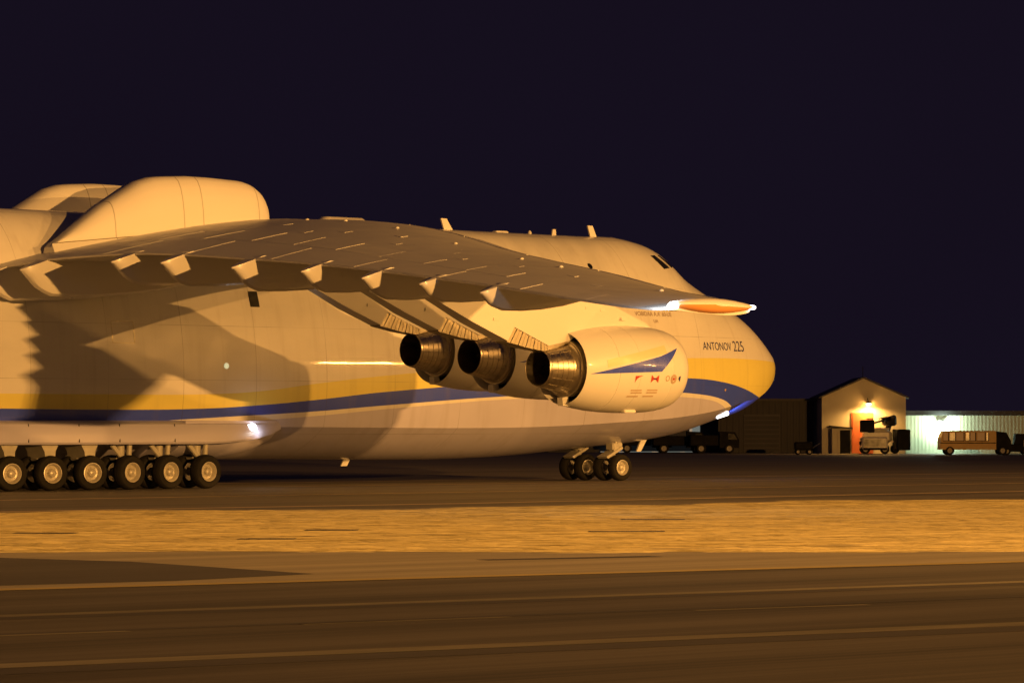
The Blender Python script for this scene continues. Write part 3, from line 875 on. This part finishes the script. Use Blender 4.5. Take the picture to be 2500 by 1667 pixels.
for yc in (-1.12, 1.00):
    b = MB()
    b.tube((0, 0, 2.1), (0, 0, .565), .15, .12, 12)
    b.tube((0, -.55, .565), (0, .55, .565), .085, n=10)
    b.tube((.10, .2, 1.25), (.18, .2, 2.0), .06, n=8); b.tube((-.10, -.22, 1.2), (.05, -.22, 1.9), .055, n=8)
    b.cbox(-.18, .20, -.24, .24, 1.28, 1.62, .05)
    b.prism([(-.62, 1.02), (-.52, .94), (.35, 1.36), (.30, 1.46)], -.30, .30)
    b.lathe([(-.12, .14), (.12, .14)], 'X', 10, (.22, -.12, 1.52))
    leg = b.build('nose_gear_leg', M['strut'], AC, 40)
    leg.location = (0.12, yc, 0)
    add_wheel(NW, leg, (0, -.46, .565), False, R(-3)); add_wheel(NW, leg, (0, .46, .565), True, R(-3))
for o in [MW, NW]:
    for ch in list(o.children): bpy.data.objects.remove(ch)
    bpy.data.objects.remove(o)

# ---- main gear sponsons
def sponson(side):
    st = [(-19.6, .02), (-20.3, .22), (-21.2, .48), (-22.2, .72), (-23.2, .90), (-24.2, 1.), (-26, 1.), (-30, 1.), (-34, 1.), (-38, 1.), (-40, .9), (-42, .6), (-44, .1)]
    base = [(2.6, 2.75), (3.55, 2.52), (4.35, 2.47), (4.62, 2.40), (4.80, 2.22), (4.90, 1.98), (4.92, 1.74), (4.86, 1.665), (4.70, 1.645), (4.2, 1.64), (2.4, 1.62)]
    rings = []
    for X, f in st:
        r = []
        for y, z in base:
            yy = 3.38 + (y - 3.38) * f if y > 3.38 else y
            zz = 2.30 + (z - 2.30) * (f**.5 if z < 2.3 else 1) if f < 1 else z
            r.append((X, side * yy, zz))
        rings.append(r)
    s = mesh('gear_sponson', *loft(rings), M['belly'], AC, 30)
    # door joints
    for x in (-25.6, -28.1, -29.9, -32.1, -34.4):
        MB().tube((x, side * 4.66, 2.40), (x - .18, side * 4.945, 1.75), .018, n=5).build('door_joint', M['dark'], s)
    return s
SPR = sponson(-1); sponson(1)
# rounded forward end of the gear bay
def bay_front():
    rings = []
    for X, yw, zb in ((-25.0, 4.55, 1.0), (-24.2, 4.50, 1.0), (-23.2, 4.40, 1.0), (-22.2, 4.20, 1.02), (-21.3, 3.96, 1.1), (-20.5, 3.70, 1.25), (-19.8, 3.45, 1.5)):
        r = []
        for i in range(25):
            t = math.pi * i / 24; cx = math.cos(t)
            r.append((X, yw * math.copysign(abs(cx)**.55, cx), 2.52 - (2.52 - zb) * math.sin(t)**.85))
        rings.append(r)
    return mesh('gear_bay_fairing', *loft(rings), M['belly'], AC, 40)
bay_front()
# landing light on the sponson's nose
def lamp_patch(name, pts, parent, mat): return mesh(name, pts, [tuple(range(len(pts)))], mat, parent)
b = MB(); b.tube((-21.80, -4.12, 2.22), (-21.42, -4.0, 2.24), .17, .19, 16).build('landing_lamp', M['lamp_white'], AC, 50)
ll = bpy.data.lights.new('landing_light', 'POINT'); ll.energy = 9; ll.color = (1, .95, .86); ll.shadow_soft_size = .12
link(bpy.data.objects.new('landing_light', ll), AC).location = (-21.2, -4.42, 2.15)
# taxi lamps under the nose
for y, dz in ((-2.02, 0), (2.02, 0)):
    z = 2.75
    MB().tube((5.55, y * .98, z - .02), (6.1, y, z + .16), .10, .14, 14).build('taxi_lamp', M['lamp_white'], AC, 50)
tx = bpy.data.lights.new('taxi_light', 'SPOT'); tx.energy = 150; tx.color = (.82, .92, 1.); tx.spot_size = R(95); tx.spot_blend = .6; tx.shadow_soft_size = .1
to = link(bpy.data.objects.new('taxi_light', tx), AC); to.location = (6.05, -2.45, 2.62)
to.rotation_mode = 'QUATERNION'; to.rotation_quaternion = Vector((1, .32, .28)).to_track_quat('-Z', 'Y')

# ---- tail (aft of the picture's edge)
def slab(name, rings, parent): return mesh(name, *loft(rings), M['white'], parent, 40)
def foil(x0, ch, y, z, th, n=9):
    up = [(x0 - ch * k / n, z + th * math.sqrt(k / n) * (1 - k / n) * 2) for k in range(n + 1)]
    lo = [(x0 - ch * k / n, z - th * math.sqrt(k / n) * (1 - k / n) * 2) for k in range(n - 1, 0, -1)]
    return [(x, y, zz) for x, zz in up + lo]
slab('tailplane', [foil(-62, 9, -16, 9.8, .4), foil(-58, 12, 0, 9.6, .8), foil(-62, 9, 16, 9.8, .4)], AC)
for s in (-1, 1):
    r = []
    for z, x0, ch in ((5.5, -63, 9), (10, -61, 11), (18, -66, 6)):
        r.append([(x, s * 16.2 + (yy - 0), z) for x, _, yy in [(p[0], 0, p[2]) for p in foil(x0, ch, 0, 0, .35)]])
    slab('tail_fin', r, AC)

# ================================================================== background, 300 m off
BG = -42
def bgpos(px, depth=298.0):
    """world position of the picture column px (2352 wide) at a given distance along the view"""
    c, s = math.cos(R(42)), math.sin(R(42))
    l = (px - 1176) / 8400 * depth
    return (-106.9075 + s * depth + c * l, -113.6264 + c * depth - s * l, 0)
K = 28.2
def thing(name, px, depth, label, cat, group=None, rz=0):
    t = empty(name, bgpos(px, depth), R(BG) + rz); tag(t, label, cat, group); return t
# gabled shed
S = thing('gabled_shed', 1984, 298, 'small gabled shed with pale wall lit by a lamp above its red door', 'shed')
hw = 3.42
MB().prism([(-hw, 0), (hw, 0), (hw, 4.55), (0, 6.1), (-hw, 4.62)], 0, 9).build('wall', M['shed'], S)
rf = MB()
for sg in (-1, 1):
    rf.prism([(sg * (hw + .25), 4.47), (0, 6.1), (0, 6.24), (sg * (hw + .25), 4.60)], -.25, 9.2)
rf.build('roof', M['roof'], S)
MB().box(-1.03, .75, -.06, .02, 0, 3.32).build('door_frame', M['door_red'], S)
dr = MB().box(-.92, .64, -.09, -.05, .05, 3.22).build('door', M['door_red'], S)
MB().lathe([(-.16, .05), (-.09, .05)], 'Y', 10, (-.8, 0, 1.5)).build('door_handle', M['steel'], dr)
an = MB().box(-2.7, -1.12, -1.3, -.01, 0, 2.05).build('porch', M['shed'], S)
MB().prism([(-2.85, 2.16), (-1.02, 2.0), (-1.02, 2.1), (-2.85, 2.28)], -1.45, -.0).build('porch_roof', M['roof'], S)
MB().box(-2.06, -1.24, -1.36, -1.28, 0, 1.9).build('porch_door', M['bark'], an)
MB().box(-2.22, -2.08, -1.40, -1.28, 0, 1.92).build('porch_post', M['shed'], an)
lampo = MB().box(.18, .55, -.55, -.12, 4.06, 4.22).build('wall_lamp', M['dark'], S)
MB().box(.2, .53, -.57, -.16, 3.99, 4.05).build('lamp_lens', M['lamp_sodium'], lampo)
MB().tube((.3, -.02, 4.5), (.34, -.3, 4.22), .03, n=6).build('lamp_arm', M['dark'], lampo)
MB().tube((.02, 1, 6.1), (.02, 1, 7.1), .03, n=6).build('roof_mast', M['dark'], S)
lp = bpy.data.lights.new('wall_light', 'SPOT'); lp.energy = 1700; lp.color = (1., .50, .12); lp.spot_size = R(172); lp.spot_blend = .5; lp.shadow_soft_size = .12
lo = link(bpy.data.objects.new('wall_light', lp), S); lo.location = (.36, -.62, 3.95); lo.rotation_euler = (R(-8), 0, 0)
# low green-lit hall
Hh = thing('low_hall', 2080, 300, 'long low hall with ribbed pale green wall beside the gabled shed', 'building')
def ribbed(x0, x1, z0, z1, y, step=.3, d=.04):
    vs, fs = [], []; n = int((x1 - x0) / step)
    for i in range(n):
        for k, (a, dy) in enumerate(((0, 0), (.35, 0), (.5, d), (.85, d))):
            x = x0 + (i + a) * step
            vs += [(x, y - dy, z0), (x, y - dy, z1)]
    m = len(vs) // 2
    fs = [(2 * i, 2 * i + 2, 2 * i + 3, 2 * i + 1) for i in range(m - 1)]
    return vs, fs
mesh('wall', *ribbed(.0, 34, 0, 3.1, 0, .3, .008), M['hall'], Hh)
MB().prism([(-.0, 3.1), (34, 3.1), (34, 3.45), (-.0, 3.5)], -.6, 12).build('roof', M['roof'], Hh)
hl = MB().box(2.62, 3.10, -.45, -.05, 2.25, 2.62).build('wall_lamp', emit('mercury_lens', (.82, 1., .86), 55), Hh)
MB().box(2.58, 3.14, -.48, -.04, 2.63, 2.72).build('lamp_hood', M['dark'], hl)
hp = bpy.data.lights.new('hall_light', 'POINT'); hp.energy = 620; hp.color = (.78, 1., .74); hp.shadow_soft_size = .15
link(bpy.data.objects.new('hall_light', hp), Hh).location = (2.86, -.75, 2.35)
# long dim building behind the nose
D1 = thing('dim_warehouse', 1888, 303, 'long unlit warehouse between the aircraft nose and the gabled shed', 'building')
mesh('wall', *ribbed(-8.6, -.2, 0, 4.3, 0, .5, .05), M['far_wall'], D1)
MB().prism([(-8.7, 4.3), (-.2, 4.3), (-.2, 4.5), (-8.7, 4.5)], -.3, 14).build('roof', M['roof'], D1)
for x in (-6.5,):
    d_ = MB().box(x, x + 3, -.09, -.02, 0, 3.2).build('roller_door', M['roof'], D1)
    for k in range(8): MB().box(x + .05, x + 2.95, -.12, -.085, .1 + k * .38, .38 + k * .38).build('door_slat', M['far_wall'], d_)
# far terminal block with lit openings seen under the nose
T = thing('lit_terminal', 1500, 312, 'far building with pale blue lit openings seen under the aircraft nose', 'building')
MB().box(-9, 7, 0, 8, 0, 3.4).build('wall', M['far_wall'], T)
MB().box(-3.0, -2.50, -.06, .0, .2, 1.45).build('lit_window', M['cyan_win'], T)
MB().box(.55, 1.25, -.06, .0, 1.52, 1.74).build('lit_window', M['cyan_win'], T)
MB().box(3.1, 4.0, -.06, .0, 1.62, 2.25).build('lit_window', M['pale_glow'], T)
MB().box(-4.5, 3.6, -1.2, -.1, .02, .07).build('ground_glow_strip', M['pale_glow'], T)  # glowing slab stands in for lit ground behind the parked vehicles
MB().box(-9.1, 7.1, -.3, 8.1, 3.4, 3.6).build('roof', M['roof'], T)

# ---- ground vehicles
def wheel(b, x, y, r=.42, wd=.26): b.tube((x, y - wd / 2, r), (x, y + wd / 2, r), r, n=18)
def vwheels(t, spots, r=.42):
    for x, y in spots:
        b = MB(); b.lathe([(-.13, r * .55), (-.14, r * .9), (-.08, r), (.08, r), (.14, r * .9), (.13, r * .55)], 'Y', 18, (x, y, r)); tw = b.build('tyre', M['rubber'], t, 40)
        MB().lathe([(-.1, r * .56), (-.06, r * .3), (-.1, .02)], 'Y', 14, (x, y, r)).build('wheel_rim', M['rim'], tw, 40)
# de-icing truck in front of the shed
V = thing('deicing_truck', 2020, 294, 'white de-icing truck with raised boom and basket before the red shed door', 'truck')
cab = MB().cbox(-1.5, .55, -1.1, 1.1, .35, 1.38, .12).build('cab', M['vwhite'], V)
MB().box(-1.36, .40, -1.13, -1.09, .58, 1.20).build('windscreen', M['glass'], cab)
MB().box(-1.40, .48, -1.16, -1.08, .32, .50).build('bumper', M['bark'], cab)
for x in (-1.2, .9): MB().lathe([(-.03, .02), (-.03, .10), (.05, .11)], 'Y', 12, (x, -1.12, .52 if x < 0 else 1.0)).build('headlamp', M['curtain'], cab)
MB().box(-1.74, -1.56, -1.0, -.9, .75, 1.0).build('mirror', M['bark'], cab)
tank = MB().cbox(-1.1, 1.15, 1.2, 3.4, .8, 2.0, .3).build('tank', M['vwhite'], V)
MB().cbox(-.8, .9, 1.0, 3.3, 1.95, 2.1, .06).build('tank_walkway', M['vwhite'], tank)
MB().cbox(1.35, 2.42, -.6, 3.2, .3, 1.98, .06).build('pump_housing', M['bark'], V)
bm_ = MB(); bm_.tube((-.6, .6, 2.42), (.45, 1.8, 2.68), .07, .09, 10); bm_.tube((.45, 1.8, 2.68), (1.5, 3.2, 2.9), .18, .24, 12); bm_.tube((1.3, 3.2, 2.8), (1.0, 3.4, 1.95), .18, .24, 10)
bm_.cbox(.55, 1.65, 2.4, 3.6, 2.25, 2.98, .15); boom = bm_.build('boom', M['bark'], V, 40)
MB().tube((.1, 1.5, 2.82), (.8, 2.2, 2.98), .06, .06, 8).build('boom_hose', M['vwhite'], boom, 40)
bk = MB().cbox(-1.5, -.40, .0, 1.0, 1.72, 2.72, .06).build('basket', M['bark'], V)
MB().cbox(-1.0, -.45, .1, .9, 2.73, 2.86, .05).build('basket_lid', M['vwhite'], bk)
vwheels(V, [(-1.2, -.6), (.35, -.6), (-1.0, 2.6), (1.5, 2.6)], .38)
# yellow site cabin / crew bus
Vb = thing('crew_bus', 2222, 285, 'boxy yellow crew bus with pale blinds parked before the green lit hall', 'bus')
bd = MB().prism([(-2.25, .42), (2.1, .42), (2.1, 1.78), (2.0, 1.88), (-2.0, 1.88), (-2.2, 1.3)], -1.05, 1.05).build('body', M['vyellow'], Vb)
for z in (.55, .78, 1.0): MB().box(-2.2, 2.06, -1.085, -1.04, z, z + .07).build('rub_rail', M['vyellow'], bd)
for x0, x1, m in ((-2.0, -1.64, 'curtain'), (-1.52, -1.10, 'glass'), (-1.0, -.44, 'curtain'), (-.26, .0, 'glass'), (.08, .46, 'curtain'), (.62, 1.2, 'curtain'), (1.34, 1.46, 'glass')):
    wv = MB().box(x0, x1, -1.08, -1.04, 1.12, 1.74).build('window', M[m], bd)
    MB().box(x0 - .06, x1 + .06, -1.075, -1.045, 1.06, 1.115).build('window_sill', M['bark'], wv)
    MB().box(x1 + .004, x1 + .07, -1.10, -1.045, 1.12, 1.74).build('window_post', M['bark'], wv)
MB().box(-2.24, 2.08, -1.07, -1.045, .90, .965).build('dark_groove', M['bark'], bd)  # thin dark strip along the bus side below the windows
MB().prism([(2.12, .42), (3.3, .42), (3.25, 1.1), (2.9, 1.75), (2.12, 1.84)], -1.0, 1.0).build('cab', M['bark'], Vb)
vwheels(Vb, [(-1.5, -.95), (2.6, -.95), (-1.5, .95), (2.6, .95)], .34)
# dark tug and trailer at the right edge
Vt = thing('baggage_tug', 2330, 285, 'dark baggage tug with orange reflector at the right edge', 'tug')
MB().cbox(-1.0, 1.2, -.7, .7, .25, .85, .08).build('body', M['bark'], Vt)
MB().prism([(-.1, .85), (.95, .85), (.8, 1.65), (.0, 1.65)], -.6, .6).build('cab', M['bark'], Vt)
MB().prism([(-1.05, .35), (-.9, .35), (-.45, .72), (-.6, .76)], -.76, -.70).build('reflector', M['signal'], Vt)
MB().box(.62, .78, -.74, -.66, .15, 1.15).build('marker_post', M['curtain'], Vt)
vwheels(Vt, [(-.7, -.65), (.8, -.65), (-.7, .65), (.8, .65)], .3)
# dark parked vehicles seen under the nose
def box_truck(px, depth, L, h, label, ch=1.3):
    t = thing('parked_truck', px, depth, label, 'truck', 'dark vehicles parked beyond the nose wheels')
    MB().cbox(-L / 2, L / 2 - 1.7, -1.1, 1.1, .62, h, .06).build('cargo_box', M['bark'], t)
    cb = MB().prism([(L / 2 - 1.6, .45), (L / 2, .45), (L / 2, 1.1), (L / 2 - .35, ch + .45), (L / 2 - 1.6, ch + .5)], -1.0, 1.0).build('cab', M['bark'], t)
    MB().prism([(L / 2 - .9, 1.15), (L / 2 - .15, 1.12), (L / 2 - .42, ch + .3), (L / 2 - .9, ch + .32)], -1.03, -1.0).build('side_window', M['glass'], cb)
    vwheels(t, [(-L / 2 + .9, -.95), (L / 2 - .8, -.95), (-L / 2 + .9, .95), (L / 2 - .8, .95)], .4)
box_truck(1478, 305, 4.6, 1.75, 'dark box truck standing right behind the nose wheels')
box_truck(1560, 302, 4.4, 1.42, 'low dark truck parked between two others under the nose')
box_truck(1640, 300, 4.0, 1.50, 'dark truck farthest right of those parked under the nose')
Cn = thing('equipment_cart', 1845, 288, 'small dark equipment cart beside the shed porch', 'cart')
MB().cbox(-.7, .7, -.5, .5, .35, 1.0, .1).build('body', M['bark'], Cn)
MB().tube((.7, 0, .5), (1.3, 0, .9), .03, n=6).build('drawbar', M['steel'], Cn)
vwheels(Cn, [(-.45, -.5), (.45, -.5), (-.45, .5), (.45, .5)], .22)
